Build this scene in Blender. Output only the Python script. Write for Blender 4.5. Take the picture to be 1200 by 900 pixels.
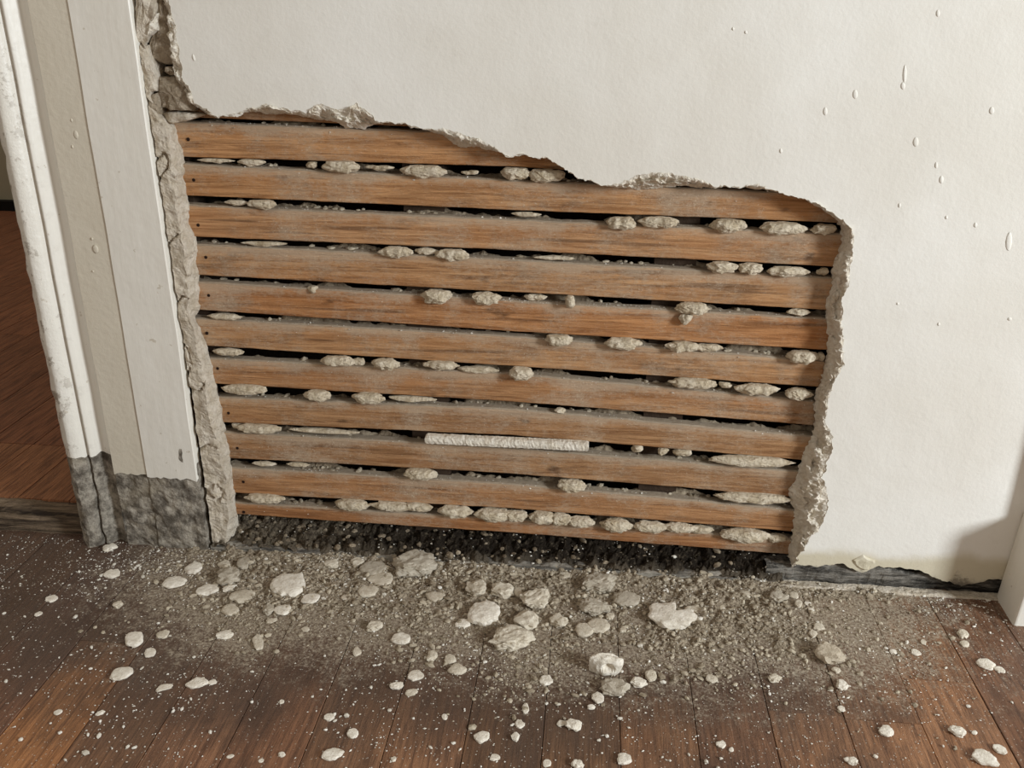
import bpy, math, random
from mathutils import Vector, noise, geometry
for o in list(bpy.data.objects): bpy.data.objects.remove(o)
C = bpy.context.scene.collection
rnd = random.Random(7)

# ---------------------------------------------------------------- camera
F, PI_, YA, RO, H, D = 1053.16, 0.3938, -0.0931, 0.0086, 0.6172, 0.909
fw = Vector((math.sin(YA)*math.cos(PI_), math.cos(YA)*math.cos(PI_), -math.sin(PI_)))
r0 = Vector((math.cos(YA), -math.sin(YA), 0)); u0 = r0.cross(fw)
c_, s_ = math.cos(RO), math.sin(RO)
rt = c_*r0 + s_*u0; up = -s_*r0 + c_*u0
from mathutils import Matrix
cam = bpy.data.objects.new('camera', bpy.data.cameras.new('camera')); C.objects.link(cam)
cam.data.sensor_width = 36; cam.data.lens = F/1200*36; cam.data.clip_start = .01
m = Matrix((rt, up, -fw)).transposed().to_4x4(); m.translation = Vector((0, -D, H)); cam.matrix_world = m
bpy.context.scene.camera = cam
CO = Vector((0, -D, H))
def ray(x, y): return fw + rt*((x-600)/F) - up*((y-450)/F)
def W(x, y, Y=0.0):                 # the point of the plane y=Y seen at photo pixel (x,y)
    d = ray(x, y); return CO + d*((Y-CO.y)/d.y)
def G(x, y, Z=0.0):                 # the same for the plane z=Z
    d = ray(x, y); return CO + d*((Z-CO.z)/d.z)

# ---------------------------------------------------------------- light
sc = bpy.context.scene
sc.view_settings.view_transform = 'Standard'; sc.view_settings.look = 'None'
sc.view_settings.gamma = 1; sc.view_settings.exposure = 0.0; sc.view_settings.use_curve_mapping = False
w = bpy.data.worlds.new('world'); sc.world = w; w.use_nodes = True
w.node_tree.nodes['Background'].inputs[0].default_value = (1.0, .915, .81, 1)
w.node_tree.nodes['Background'].inputs[1].default_value = 0.44
la = bpy.data.lights.new('window_daylight', 'AREA'); la.shape = 'RECTANGLE'; la.size = .42; la.size_y = .6
la.energy = 74; la.color = (.86, .935, 1.0)
lo = bpy.data.objects.new('window_daylight', la); C.objects.link(lo)
fl = bpy.data.lights.new('far_room_fill', 'AREA'); fl.size = .8; fl.energy = 9; fl.color = (1, .95, .88)  # fill lamp added to brighten the far room, no source of its own seen
fo = bpy.data.objects.new('far_room_fill', fl); C.objects.link(fo); fo.location = (-2.3, .9, 2.3)
lo.location = (2.2, -1.38, 1.02); tgt = Vector((.15, 0, .25))
lo.rotation_euler = (tgt-lo.location).to_track_quat('-Z', 'Y').to_euler()

# ---------------------------------------------------------------- helpers
def nz(x, y, z, s=1.0, o=3): return noise.fractal(Vector((x*s, y*s, z*s)), 1.0, 2.1, o)
def sm(a, b, x):
    t = max(0, min(1, (x-a)/(b-a))); return t*t*(3-2*t)
def mesh(name, vs, fs, mat, parent=None, smooth=False, col=None):
    me = bpy.data.meshes.new(name); me.from_pydata([tuple(v) for v in vs], [], fs); me.validate()
    if smooth: me.polygons.foreach_set('use_smooth', [True]*len(me.polygons))
    me.materials.append(mat); o = bpy.data.objects.new(name, me); C.objects.link(o)
    if parent: o.parent = parent
    if col: o.color = (*col, 1)
    return o
def empty(name, loc=(0, 0, 0)):
    o = bpy.data.objects.new(name, None); o.location = loc; C.objects.link(o); return o
def tag(o, label, cat, group=None, kind=None):
    o['label'] = label; o['category'] = cat
    if group: o['group'] = group
    if kind: o['kind'] = kind
    return o
def struct(o): o['kind'] = 'structure'; return o
def box(name, a, b, mat, parent=None, bev=.0, col=None):
    x0, y0, z0 = a; x1, y1, z1 = b
    vs = [(x, y, z) for x in (x0, x1) for y in (y0, y1) for z in (z0, z1)]
    fs = [(0,1,3,2), (4,6,7,5), (0,4,5,1), (2,3,7,6), (0,2,6,4), (1,5,7,3)]
    o = mesh(name, vs, fs, mat, parent, col=col)
    if bev:
        mo = o.modifiers.new('b', 'BEVEL'); mo.width = bev; mo.segments = 2
    return o
def grid(nu, nv): return [(i*(nv+1)+j, (i+1)*(nv+1)+j, (i+1)*(nv+1)+j+1, i*(nv+1)+j+1) for i in range(nu) for j in range(nv)]
def srgb(r, g, b):
    f = lambda c: (c/255/12.92 if c/255 <= .04045 else ((c/255+.055)/1.055)**2.4); return (f(r), f(g), f(b), 1)

class NT:
    def __init__(s, name, rough=.8, spec=.3):
        s.m = bpy.data.materials.new(name); s.m.use_nodes = True; s.n = s.m.node_tree.nodes; s.l = s.m.node_tree.links
        s.b = s.n['Principled BSDF']; s.b.inputs['Roughness'].default_value = rough; s.b.inputs['Specular IOR Level'].default_value = spec
        s.geo = s.n.new('ShaderNodeNewGeometry'); s.tc = s.n.new('ShaderNodeTexCoord'); s.bumped = None
        s.pos = s.geo.outputs['Position']; s.obj = s.tc.outputs['Object']
    def put(s, inp, v):
        if isinstance(v, (int, float)): inp.default_value = v
        elif isinstance(v, tuple): inp.default_value = v
        else: s.l.new(v, inp)
    def mp(s, v, scale, loc=None):
        n = s.n.new('ShaderNodeMapping'); s.l.new(v, n.inputs[0]); n.inputs['Scale'].default_value = scale
        if loc is not None: s.put(n.inputs['Location'], loc)
        return n.outputs[0]
    def noise(s, v, scale, det=5, rough=.6, dist=0):
        n = s.n.new('ShaderNodeTexNoise'); s.l.new(v, n.inputs['Vector']); n.inputs['Scale'].default_value = scale
        n.inputs['Detail'].default_value = det; n.inputs['Roughness'].default_value = rough; n.inputs['Distortion'].default_value = dist
        return n.outputs['Fac']
    def vor(s, v, scale, feat='F1'):
        n = s.n.new('ShaderNodeTexVoronoi'); s.l.new(v, n.inputs['Vector']); n.inputs['Scale'].default_value = scale; n.feature = feat
        return n.outputs['Distance']
    def math(s, op, a, b=0, c=0):
        n = s.n.new('ShaderNodeMath'); n.operation = op
        for i, v in enumerate((a, b, c)): s.put(n.inputs[i], v)
        return n.outputs[0]
    def mr(s, v, a, b, c=0, d=1):
        n = s.n.new('ShaderNodeMapRange'); n.interpolation_type = 'SMOOTHSTEP'
        for i, q in enumerate((v, a, b, c, d)): s.put(n.inputs[i], q)
        return n.outputs[0]
    def mix(s, f, a, b, mode='MIX'):
        n = s.n.new('ShaderNodeMix'); n.data_type = 'RGBA'; n.blend_type = mode
        s.put(n.inputs[0], f); s.put(n.inputs[6], a); s.put(n.inputs[7], b); return n.outputs[2]
    def xyz(s, v):
        n = s.n.new('ShaderNodeSeparateXYZ'); s.l.new(v, n.inputs[0]); return n.outputs
    def oinfo(s): return s.n.new('ShaderNodeObjectInfo')
    def bump(s, h, dist, strength=1):
        n = s.n.new('ShaderNodeBump'); n.inputs['Strength'].default_value = strength; n.inputs['Distance'].default_value = dist
        s.l.new(h, n.inputs['Height'])
        if s.bumped is not None: s.l.new(s.bumped, n.inputs['Normal'])
        s.bumped = n.outputs[0]; s.l.new(s.bumped, s.b.inputs['Normal'])
    def col(s, c): s.put(s.b.inputs['Base Color'], c); return s.m

# painted wall: warm white limewash, damp stained by the floor
t = NT('painted_plaster', .75, .3)
big = t.noise(t.pos, 3.2, 4); fine = t.noise(t.pos, 60, 6, .65)
c = t.mix(t.mr(big, .35, .7), srgb(223, 217, 205), srgb(234, 230, 221))
c = t.mix(t.mr(fine, .55, .8, 0, .35), c, srgb(208, 202, 190))
z = t.xyz(t.pos)[2]
zz = t.math('ADD', z, t.math('MULTIPLY', t.math('SUBTRACT', t.noise(t.pos, 9, 4), .5), .05))
c = t.mix(t.mr(zz, .058, .040, 0, .8), c, srgb(196, 184, 154))
zz2 = t.math('ADD', z, t.math('MULTIPLY', t.math('SUBTRACT', t.noise(t.pos, 45, 5, .7), .5), .05))
c = t.mix(t.mr(t.noise(t.mp(t.pos, (1, 1, 1.6)), 38, 6, .7), t.mr(z, .01, .06, .50, .72), t.mr(z, .01, .06, .58, .84), 0, .75), c, srgb(128, 116, 98))
c = t.mix(t.mr(zz2, .026, .008, 0, .9), c, srgb(105, 98, 88))
t.bump(t.noise(t.pos, 16, 3, .5), .004, .35); t.bump(t.noise(t.pos, 230, 3, .6), .0007, .45)
PAINT = t.col(c)

# woodwork paint
t = NT('woodwork_paint', .42, .45)
c = t.mix(t.noise(t.mp(t.pos, (60, 60, 6)), 1, 4), srgb(222, 215, 201), srgb(234, 229, 218))
ch = t.noise(t.pos, 55, 5, .7); x, y, z = t.xyz(t.pos)[:3]
left = t.mr(x, -.575, -.622); 
c = t.mix(t.math('MULTIPLY', t.mr(ch, .56, .62), left), c, srgb(150, 138, 122))
c = t.mix(t.mr(t.noise(t.pos, 90, 3), .68, .72, 0, .6), c, srgb(185, 172, 150))
t.bump(t.noise(t.mp(t.pos, (120, 120, 25)), 1, 4), .0008, .5); t.bump(t.math('MULTIPLY', ch, left), .004, .8)
t.bump(t.noise(t.pos, 30, 3), .003, .35)
WOODP = t.col(c)
t = NT('woodwork_cream_paint', .5, .4)
c = t.mix(t.noise(t.mp(t.pos, (30, 30, 8)), 1, 4), srgb(204, 193, 172), srgb(213, 204, 186))
t.bump(t.noise(t.pos, 160, 4), .0012, .5); t.bump(t.noise(t.pos, 25, 3), .003, .4)
CREAMP = t.col(c)

# raw grimy base of the casing
t = NT('grimy_base', .9, .2)
c = t.mix(t.mr(t.noise(t.pos, 55, 6, .7), .35, .68), srgb(92, 84, 74), srgb(182, 172, 156))
c = t.mix(t.mr(t.noise(t.pos, 14, 3), .52, .7, 0, .7), c, srgb(134, 122, 102))
t.bump(t.noise(t.pos, 70, 6, .7), .006, 1)
GRIME = t.col(c)

# brown coat plaster (rough, sandy)
def rough_plaster(name, a, b, bs=1.0, dark=None):
    t = NT(name, .95, .15)
    c = t.mix(t.mr(t.noise(t.pos, 75, 6, .7), .3, .7), a, b)
    c = t.mix(t.mr(t.noise(t.pos, 420, 3, .6), .60, .78, 0, .3), c, srgb(140, 126, 106))
    if dark: 
        c = t.mix(t.mr(t.noise(t.pos, 28, 4), .5, .72, 0, .8), c, dark)
    t.bump(t.noise(t.pos, 130, 6, .75), .005*bs, .9); t.bump(t.vor(t.mp(t.pos, (1, 1, 1)), 260), .0015*bs, .7)
    return t.col(c)
COAT = rough_plaster('brown_coat_plaster', srgb(196, 181, 158), srgb(224, 212, 194))
COATD = rough_plaster('brown_coat_plaster_dark_stone', srgb(158, 140, 116), srgb(190, 174, 152), 1.5)  # darker, stone-like tone of the brown coat
COATL = rough_plaster('broken_lime_plaster', srgb(226, 213, 192), srgb(244, 236, 221), 1.0)
KEY = rough_plaster('squeezed_plaster_key', srgb(196, 178, 148), srgb(232, 218, 194), 1.2)

GAPM = rough_plaster('old_gap_mortar', srgb(112, 97, 78), srgb(178, 162, 138), 1.0, srgb(84, 70, 56))
# debris, tinted per piece by the object's colour
t = NT('debris_plaster', .95, .1); oi = t.oinfo()
c = t.mix(t.mr(t.noise(t.pos, 110, 6, .7), .3, .7), srgb(212, 203, 187), srgb(244, 238, 226))
c = t.mix(1.0, c, oi.outputs['Color'], 'MULTIPLY')
t.bump(t.noise(t.pos, 260, 5, .7), .002, .8)
DEB = t.col(c)
t = NT('pale_crumbs', .95, .1)
c = t.mix(t.mr(t.noise(t.pos, 40, 3), .3, .7), srgb(202, 194, 178), srgb(238, 233, 222)); PALEC = t.col(c)
t = NT('dusty_crumbs', .95, .1)
c = t.mix(t.mr(t.noise(t.pos, 60, 3), .3, .7), srgb(134, 120, 100), srgb(196, 184, 162)); DUSTC = t.col(c)

# lath
t = NT('lath_wood', .8, .2); oi = t.oinfo()
loc = t.n.new('ShaderNodeCombineXYZ'); t.l.new(t.math('MULTIPLY', oi.outputs['Random'], 40), loc.inputs[0]); t.l.new(t.math('MULTIPLY', oi.outputs['Random'], 91), loc.inputs[2])
va = t.n.new('ShaderNodeVectorMath'); t.l.new(t.pos, va.inputs[0]); t.l.new(loc.outputs[0], va.inputs[1]); P = va.outputs[0]
gr = t.noise(t.mp(P, (11, 60, 230)), 1, 8, .75, .6); gr2 = t.noise(t.mp(P, (4, 20, 50)), 1, 4, .6, 1.0)
c = t.mix(t.mr(gr, .32, .68), srgb(140, 102, 69), srgb(210, 167, 124))
c = t.mix(t.mr(gr2, .4, .75, 0, .55), c, srgb(180, 129, 84))
c = t.mix(1.0, c, oi.outputs['Color'], 'MULTIPLY')
kn = t.noise(t.mp(P, (22, 30, 55)), 1, 3, .5); c = t.mix(t.mr(kn, .66, .78, 0, .75), c, srgb(66, 42, 28))
c = t.mix(t.mr(t.noise(t.mp(P, (5, 30, 120)), 1, 3, .5), .62, .72, 0, .6), c, srgb(84, 56, 38))
at = t.n.new('ShaderNodeAttribute'); at.attribute_name = 'across'; ac = at.outputs['Fac']
du = t.noise(P, 13, 5, .65); df = t.noise(t.mp(P, (190, 200, 420)), 1, 5, .8); dg = t.noise(P, 520, 2, .5)
dm = t.mr(t.math('ADD', t.math('ADD', t.math('MULTIPLY', du, .9), t.math('MULTIPLY', df, .6)), t.mr(ac, .55, 1.0, 0, .22)), .68, 1.0, 0, .72)
c = t.mix(t.mr(t.math('ADD', t.math('MULTIPLY', du, .5), t.math('MULTIPLY', t.noise(t.mp(P, (14, 60, 60)), 1, 5, .7), .8)), .66, .86, 0, .6), c, srgb(104, 76, 54))
c = t.mix(dm, c, srgb(194, 172, 146))
c = t.mix(t.mr(t.math('ADD', dg, t.math('MULTIPLY', du, .4)), .86, .94, 0, .45), c, srgb(214, 198, 174))
nzv = t.xyz(t.geo.outputs['Normal'])[2]
c = t.mix(t.mr(nzv, .25, .8, 0, .8), c, t.mix(t.noise(t.pos, 200, 4), srgb(134, 120, 102), srgb(186, 173, 152)))
t.bump(gr, .0022, .9); t.bump(df, .0016, .9)
LATH = t.col(c)
t = NT('dark_timber', .9, .2)
c = t.mix(t.noise(t.mp(t.pos, (20, 40, 8)), 1, 5), srgb(42, 32, 25), srgb(78, 62, 48)); t.bump(t.noise(t.pos, 60, 5), .004); DARK = t.col(c)
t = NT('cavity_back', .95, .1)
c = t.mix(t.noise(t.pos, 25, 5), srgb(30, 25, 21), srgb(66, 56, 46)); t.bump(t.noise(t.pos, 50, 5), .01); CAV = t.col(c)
t = NT('rusty_nail', .6, .4); t.b.inputs['Metallic'].default_value = .6; NAIL = t.col(srgb(48, 32, 26))

# floor boards
def dust_field(t):
    """how thickly plaster dust lies on the boards, as laid down in front of the hole"""
    x, y, z = t.xyz(t.pos)[:3]
    yy = t.math('ADD', t.math('MULTIPLY', y, -1), t.math('MULTIPLY', t.math('SUBTRACT', t.noise(t.pos, 7, 4), .5), .22))
    e1 = t.mr(yy, .30, .05)
    e2 = t.math('MULTIPLY', t.mr(x, -.70, -.34), t.mr(x, .62, .16))
    return t.math('MULTIPLY', e1, e2)
def board_mat(name, far=False):
    t = NT(name, .5, .4); oi = t.oinfo()
    loc = t.n.new('ShaderNodeCombineXYZ'); t.l.new(t.math('MULTIPLY', oi.outputs['Random'], 57), loc.inputs[1])
    va = t.n.new('ShaderNodeVectorMath'); t.l.new(t.pos, va.inputs[0]); t.l.new(loc.outputs[0], va.inputs[1]); P = va.outputs[0]
    g = t.noise(t.mp(P, (240, 14, 40)), 1, 8, .78, .5); g2 = t.noise(t.mp(P, (40, 3, 10)), 1, 4, .6)
    c = t.mix(t.mr(g, .34, .66), srgb(96, 67, 48), srgb(162, 120, 88))
    c = t.mix(t.mr(g2, .5, .75, 0, .5), c, srgb(90, 60, 42))
    c = t.mix(1.0, c, oi.outputs['Color'], 'MULTIPLY')
    rg = .5
    if not far:
        x, y, z = t.xyz(t.pos)[:3]
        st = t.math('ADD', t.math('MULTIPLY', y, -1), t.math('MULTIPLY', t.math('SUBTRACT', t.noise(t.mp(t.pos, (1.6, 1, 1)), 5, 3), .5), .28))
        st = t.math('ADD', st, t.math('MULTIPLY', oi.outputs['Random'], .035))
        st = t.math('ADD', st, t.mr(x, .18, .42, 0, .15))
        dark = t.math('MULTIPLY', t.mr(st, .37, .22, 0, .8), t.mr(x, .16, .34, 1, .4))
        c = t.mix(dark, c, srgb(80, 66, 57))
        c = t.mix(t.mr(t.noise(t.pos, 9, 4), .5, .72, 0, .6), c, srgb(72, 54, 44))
        df = dust_field(t)
        n1 = t.noise(t.pos, 55, 6, .75); n2 = t.noise(t.pos, 300, 4, .7)
        q = t.math('ADD', t.math('MULTIPLY', n1, .8), t.math('MULTIPLY', n2, .5))
        dm = t.mr(t.math('ADD', q, t.math('MULTIPLY', df, .55)), .78, 1.08, 0, .78)
        c = t.mix(dm, c, t.mix(t.mr(n2, .35, .65), srgb(124, 109, 90), srgb(186, 173, 152)))
        # fine haze of specks everywhere
        v = t.vor(t.pos, 210); thr = t.math('MULTIPLY', t.noise(t.pos, 14, 3), .34)
        c = t.mix(t.mr(v, thr, t.math('MULTIPLY', thr, .6), 0, .55), c, srgb(196, 186, 170))
        rg = t.math('ADD', t.math('MULTIPLY', dm, .4), t.mr(g2, .3, .7, .36, .58))
        t.bump(n2, .0012, .6)
    t.put(t.b.inputs['Roughness'], rg)
    t.bump(g, .0014, .8)
    return t.col(c)
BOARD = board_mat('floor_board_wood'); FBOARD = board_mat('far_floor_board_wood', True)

t = NT('rubble_dust', .95, .1)
x, y, z = t.xyz(t.pos)[:3]
n2 = t.noise(t.pos, 260, 5, .75); n1 = t.noise(t.pos, 35, 5, .7)
c = t.mix(t.mr(n2, .34, .66), srgb(106, 91, 73), srgb(192, 176, 152)); c = t.mix(t.mr(n1, .45, .7, 0, .5), c, srgb(164, 150, 130))
t.bump(n2, .004, 1); t.bump(n1, .006, .8)
RUB = t.col(c)
t = NT('sooty_rubble', .95, .1)
x, y, z = t.xyz(t.pos)[:3]
n2 = t.noise(t.pos, 200, 5, .8); n1 = t.noise(t.pos, 30, 5, .7)
c = t.mix(t.mr(n2, .5, .8), srgb(42, 35, 28), srgb(130, 116, 96))
c = t.mix(t.mr(t.math('ADD', x, t.math('MULTIPLY', n1, .3)), -.05, -.25, 0, .8), c, t.mix(t.mr(n2, .35, .65), srgb(62, 52, 42), srgb(140, 126, 106)))
c = t.mix(t.mr(y, .012, -.004, 0, .7), c, srgb(120, 108, 92))
t.bump(n2, .006, 1); t.bump(n1, .008, 1)
SOOT = t.col(c)
t = NT('old_sole_strip', .9, .15)
n1 = t.noise(t.mp(t.pos, (12, 60, 120)), 1, 6, .75)
c = t.mix(t.mr(n1, .35, .65), srgb(70, 66, 62), srgb(178, 170, 156)); t.bump(n1, .006, 1)
SOLE = t.col(c)
t = NT('blackened_wood', .9, .15)
n1 = t.noise(t.mp(t.pos, (14, 60, 110)), 1, 6, .75)
c = t.mix(t.mr(n1, .38, .7), srgb(36, 33, 30), srgb(158, 151, 140)); t.bump(n1, .007, 1)
BLACKW = t.col(c)
t = NT('weathered_beam', .85, .2)
n1 = t.noise(t.mp(t.pos, (7, 60, 150)), 1, 6, .7, .5)
c = t.mix(t.mr(n1, .35, .68), srgb(48, 38, 30), srgb(138, 118, 96)); t.bump(n1, .006, 1)
BEAM = t.col(c)
t = NT('far_wall_paint', .85, .2); FARW = t.col(srgb(178, 170, 146))
t = NT('far_black_base', .6, .3); FARB = t.col(srgb(14, 13, 12))
t = NT('ceiling_paint', .9, .2); CEIL = t.col(srgb(205, 200, 190))

# ---------------------------------------------------------------- wall
wall = struct(empty('wall_back'))
XR = -.4585                                    # right side of the door casing
# (front px, front py, back px, back py): the broken edge of the plaster, clockwise from above the frame
E = [(192,-60,184,-60),(196.5,0,190,0),(201,16,195,16),(204,32,198,32),(208.5,53,202,53),(211,75,205,75),(214.7,92,209,90),(220,102,213,98),
 (225,114,219,110),(230,123,226,120),(240,128,236,126),(247,133,243,131),(255,137,253,135),(280,135,280,132),(297,128,297,130),(313,124,313,133),(333,126,333,133),
 (357,132,356,136),(370,125,374,141),(387,125,393,144),(407,128,410,151),(417,121,420,150),(427,128,432,148),(445,142,444,144),(467,145,467,141),
 (493,150,493,146),(517,153,520,160),(540,156,540,172),(560,162,560,174),(577,172,574,175),(593,183,593,178),(605,184,605,179),(617,182,617,177),(637,186,637,181),(653,192,653,187),
 (667,200,667,195),(680,210,680,205),(700,215,702,211),(720,217,722,219),(743,207,745,221),(760,202,765,220),(787,203,788,219),(810,207,812,218),(827,213,828,219),
 (840,220,842,217),(867,219,867,215),(887,217,887,223),(907,223,905,222),(933,229,932,225),(960,242,956,239),(987,257,980,256),(998,267,986,266),(1000,275,986,280),
 (998,290,982,293),(997,307,974,313),(995,333,975,333),(988,353,968,355),(986,368,967,370),(987,390,970,393),(989,427,967,424),(978,445,962,445),(970,473,953,475),
 (967,492,955,490),(975,507,951,511),(973,533,942,528),(963,560,934,558),(970,582,923,575),(971,597,931,600),(958,620,929,622),(943,640,923,645),(930,661,925,662)]
def resample(keys, step, fn):
    pts = [fn(k) for k in keys]; out = []
    for a, b in zip(pts[:-1], pts[1:]):
        n = max(1, int((b[0]-a[0]).length/step))
        for i in range(n): f = i/n; out.append(tuple(p.lerp(q, f) for p, q in zip(a, b)))
    out.append(pts[-1]); return out
EB = resample(E, .0012, lambda k: (W(k[0], k[1], 0), W(k[2], k[3], .022)))
fr = []
for i, (a, b) in enumerate(EB):
    j = .0028*nz(a.x, 0, a.z, 70, 3) + .0012*noise.noise(Vector((a.x*420, 1, a.z*420)))
    k = .0028*nz(a.x, 5, a.z, 70, 3) + .0012*noise.noise(Vector((a.x*420, 6, a.z*420)))
    fr.append(a+Vector((j, 0, k)))
# bottom edge of the plaster at the right of the hole
BE = [(930,661),(945,663),(960,664),(975,661),(990,661),(1000,668),(1012,671),(1020,667),(1030,664),(1047,665),(1062,666),(1077,668),(1093,676),(1110,682),(1127,686),(1145,683),(1163,679),(1175,679)]
bot = []
for i in range(len(BE)-1):
    a, b = W(*BE[i]), W(*BE[i+1]); n = max(1, int((b-a).length/.002))
    for q in range(n):
        p = a.lerp(b, q/n); bot.append(p+Vector((0, 0, .0025*nz(p.x, 9, 0, 120, 3))))
poly = fr + bot[1:] + [Vector((.75, 0, bot[-1].z)), Vector((.75, 0, 2.4)), Vector((XR-.02, 0, 2.4)), Vector((XR-.02, 0, fr[0].z+.06)), Vector((XR+.02, 0, fr[0].z+.03))]
tri = geometry.tessellate_polygon([[Vector((p.x, p.z, 0)) for p in poly]])
vs = [Vector((p.x, 0, p.z)) for p in poly]; fs = [tuple(t3) for t3 in tri]
pl = mesh('painted_plaster', vs, fs, PAINT, wall)
me = pl.data; me.update()
if me.polygons[0].normal.y > 0: me.flip_normals()
# returns along the bottom edge
vs = []; 
for p in bot: vs += [p, p+Vector((0, .022, .001))]
mesh('plaster_underside', vs, grid(len(bot)-1, 1), COATL, wall)
# broken edge
NC = 16; vs = []
for i, (a, b) in enumerate(EB):
    f = fr[i]; wd = (b-f).length; amp = min(.0075, wd*.24)
    for j in range(NC+1):
        q = j/NC; e = math.sin(math.pi*q)
        p = f.lerp(b+Vector((0, .001, 0)), q)
        # step the profile: thin skim, then the coarse coat
        p.y = f.y + (b.y-f.y)*(.12*q+.88*q**2.6); 
        n1 = nz(p.x, p.y*1.5, p.z, 85, 5); n2 = noise.noise(p*260)
        if j: p += Vector((.5*amp*n2, -amp*(.9*n1+.35*n2)*e*1.6, .5*amp*n1))
        vs.append(p)
mesh('broken_plaster_edge', vs, grid(len(EB)-1, NC), COATL, wall)
# paint skin lip: thin curl following the edge
vs = []
for i, f in enumerate(fr):
    l = .0009+.0007*noise.noise(f*90)
    vs += [f+Vector((0, -.0001, 0)), f+Vector((0, -.0001-l*.3, 0)), f+Vector((0, .0022, 0))]
mesh('paint_lip', vs, grid(len(fr)-1, 2), PAINT, wall)

# left strip of brown coat between casing and laths: (ridge px, back px) rows at photo y
S = [(-60,172,182),(0,182,186),(15,181,184),(39,175,176),(52,168,173),(71,172,180),(90,176,184),(110,175,185),(133,182,192),(147,192,206),(173,198,213),(200,203,217),(230,206,220),(260,208,223),(283,214,232),(310,217,232),(340,219,235),(358,221,236),(370,220,229),(385,226,236),(410,231,243),(447,239,253),(487,245,262),(500,248,263),(533,258,270),(560,263,273),(585,266,276),(605,267,279),(622,266,280),(640,262,276)]
def crackx(y): return 153 + y*.1453
rows = []
for a, b in zip(S[:-1], S[1:]):
    n = max(1, int((b[0]-a[0])/2))
    for i in range(n): f = i/n; rows.append(tuple(a[k]*(1-f)+b[k]*f for k in range(3)))
vs = []; M = 16
for y, rx, bx in rows:
    A = W(crackx(y)+1.5, y, .0); R_ = W(rx+3.0*nz(0, 0, y, .06, 3), y, -.001); B_ = W(bx+3*nz(3, 0, y, .07, 3), y, .023)
    for j in range(M+1):
        if j <= 8: q = j/8; p = A.lerp(R_, q)
        else: q = (j-8)/8; p = R_.lerp(B_, q)
        n1 = nz(p.x, 0, p.z, 45, 5); n2 = nz(p.x, 3, p.z, 130, 3)
        cr = abs(nz(p.x*1.4, 8, p.z*.7, 22, 2)); groove = .006*(1-sm(0, .05, cr))
        amp = 1 if 0 < j < M else .3
        p = p + Vector((.0015*n2*amp, (-.0035*n1-.0015*n2)*amp+groove*amp, 0))
        if j == 0: p.y = .008
        vs.append(p)
mesh('brown_coat_strip', vs, grid(len(rows)-1, M), COAT, wall)

def plate(name, poly, yf, th, mat, parent, seed, dome=.003, rough=.0045):
    """a broken slab of plaster whose outline is given by photo pixels on the wall plane"""
    P = [W(x, y, yf) for x, y in poly]; pts = []
    for a, b in zip(P, P[1:]+P[:1]):
        n = max(1, int((b-a).length/.003))
        for i in range(n): pts.append(a.lerp(b, i/n))
    c0 = sum(pts, Vector())/len(pts); vs = []; rings = [(1, th), (1, .004), (.96, .0012), (.8, 0), (.55, 0), (.28, 0)]
    for s, dy in rings:
        for p in pts:
            q = c0+(p-c0)*s; j = .0009*noise.noise(p*300+Vector((seed, 0, 0)))
            q = q+Vector((j, 0, j)); q.y = yf+dy-(dome*(1-s)*1.5+rough*nz(q.x+seed, 0, q.z, 55, 4) if s < 1 else 0)
            vs.append(q)
    n = len(pts); fs = []
    for r in range(len(rings)-1):
        for i in range(n): k = (i+1) % n; fs.append((r*n+i, r*n+k, (r+1)*n+k, (r+1)*n+i))
    cc = c0.copy(); cc.y = yf-dome*1.5; vs.append(cc); b0 = (len(rings)-1)*n
    for i in range(n): fs.append((b0+i, b0+(i+1) % n, len(vs)-1))
    return mesh(name, vs, fs, mat, parent)
chunks = [([(183,-50),(190,-50),(196,0),(204,32),(208,53),(210,76),(192,76),(178,70),(173,52),(183,39),(184,27),(182,12)], .010, COATD),
 ([(156,-50),(181,-50),(181,11),(174,38),(167,50.5),(160,50)], .0, COAT),
 ([(162,53),(171,53),(177,72),(182,90),(182,107),(173,109),(168,80)], .002, COAT),
 ([(176,17),(183,16),(183,35),(174,41),(171,33)], .0, COATL),
 ([(193,78),(210,78),(213,88.5),(200,88.5),(192,84)], .010, COATD), ([(183,79),(191,79),(191,88),(184,88)], .018, COATD),
 ([(184,90),(213,90),(221,103),(230,123),(226,130),(200,129.5),(188,126),(183,110)], .009, COATD),
 ([(188,133),(199,131),(229,132.5),(238,135),(223,141),(202,145),(191,140)], .012, COAT),
 ([(173,111),(183,109),(186.5,130),(183,138),(176,139)], .004, COATD)]
for i, (pg, yf, mt) in enumerate(chunks): plate('plaster_chunk', pg, yf, .03, mt, wall, i*3.7)

# laths: photo pixels (left, middle, right) of upper and lower edge
LT = [((215,90),(600,106),(985,140), (215,137),(600,153),(985,178)),
 ((213,143),(600,157),(985,190), (217,184),(600,195),(985,221)),
 ((220,192),(600,211),(985,228), (222,229),(600,246),(983,261)),
 ((223,240),(600,257),(987,274), (227,277),(600,293),(973,312)),
 ((233,286),(600,304),(972,325), (233,322),(600,342),(970,363)),
 ((237,330),(600,352),(963,373), (237,363),(600,388),(970,410)),
 ((232,373),(600,394),(963,423), (243,406),(600,429),(960,454)),
 ((248,420),(600,438),(952,470), (250,450),(600,471),(952,499)),
 ((260,465),(600,479),(950,511), (263,495),(600,510),(942,539)),
 ((267,506),(600,525),(935,552), (272,537),(600,555),(925,582)),
 ((275,548),(600,567),(927,597), (277,578),(600,596),(927,623)),
 ((278,589),(600,608),(925,632), (278,603),(600,624),(925,650))]
tint = [(.8,.72,.64),(1.10,.98,.84),(1.02,.92,.80),(1.06,.98,.90),(1.04,.96,.86),(.98,.80,.64),(1.02,.95,.86),(.94,.84,.74),(.86,.80,.73),(.80,.74,.68),(.90,.79,.69),(.84,.68,.56)]
lathtops = []
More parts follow.
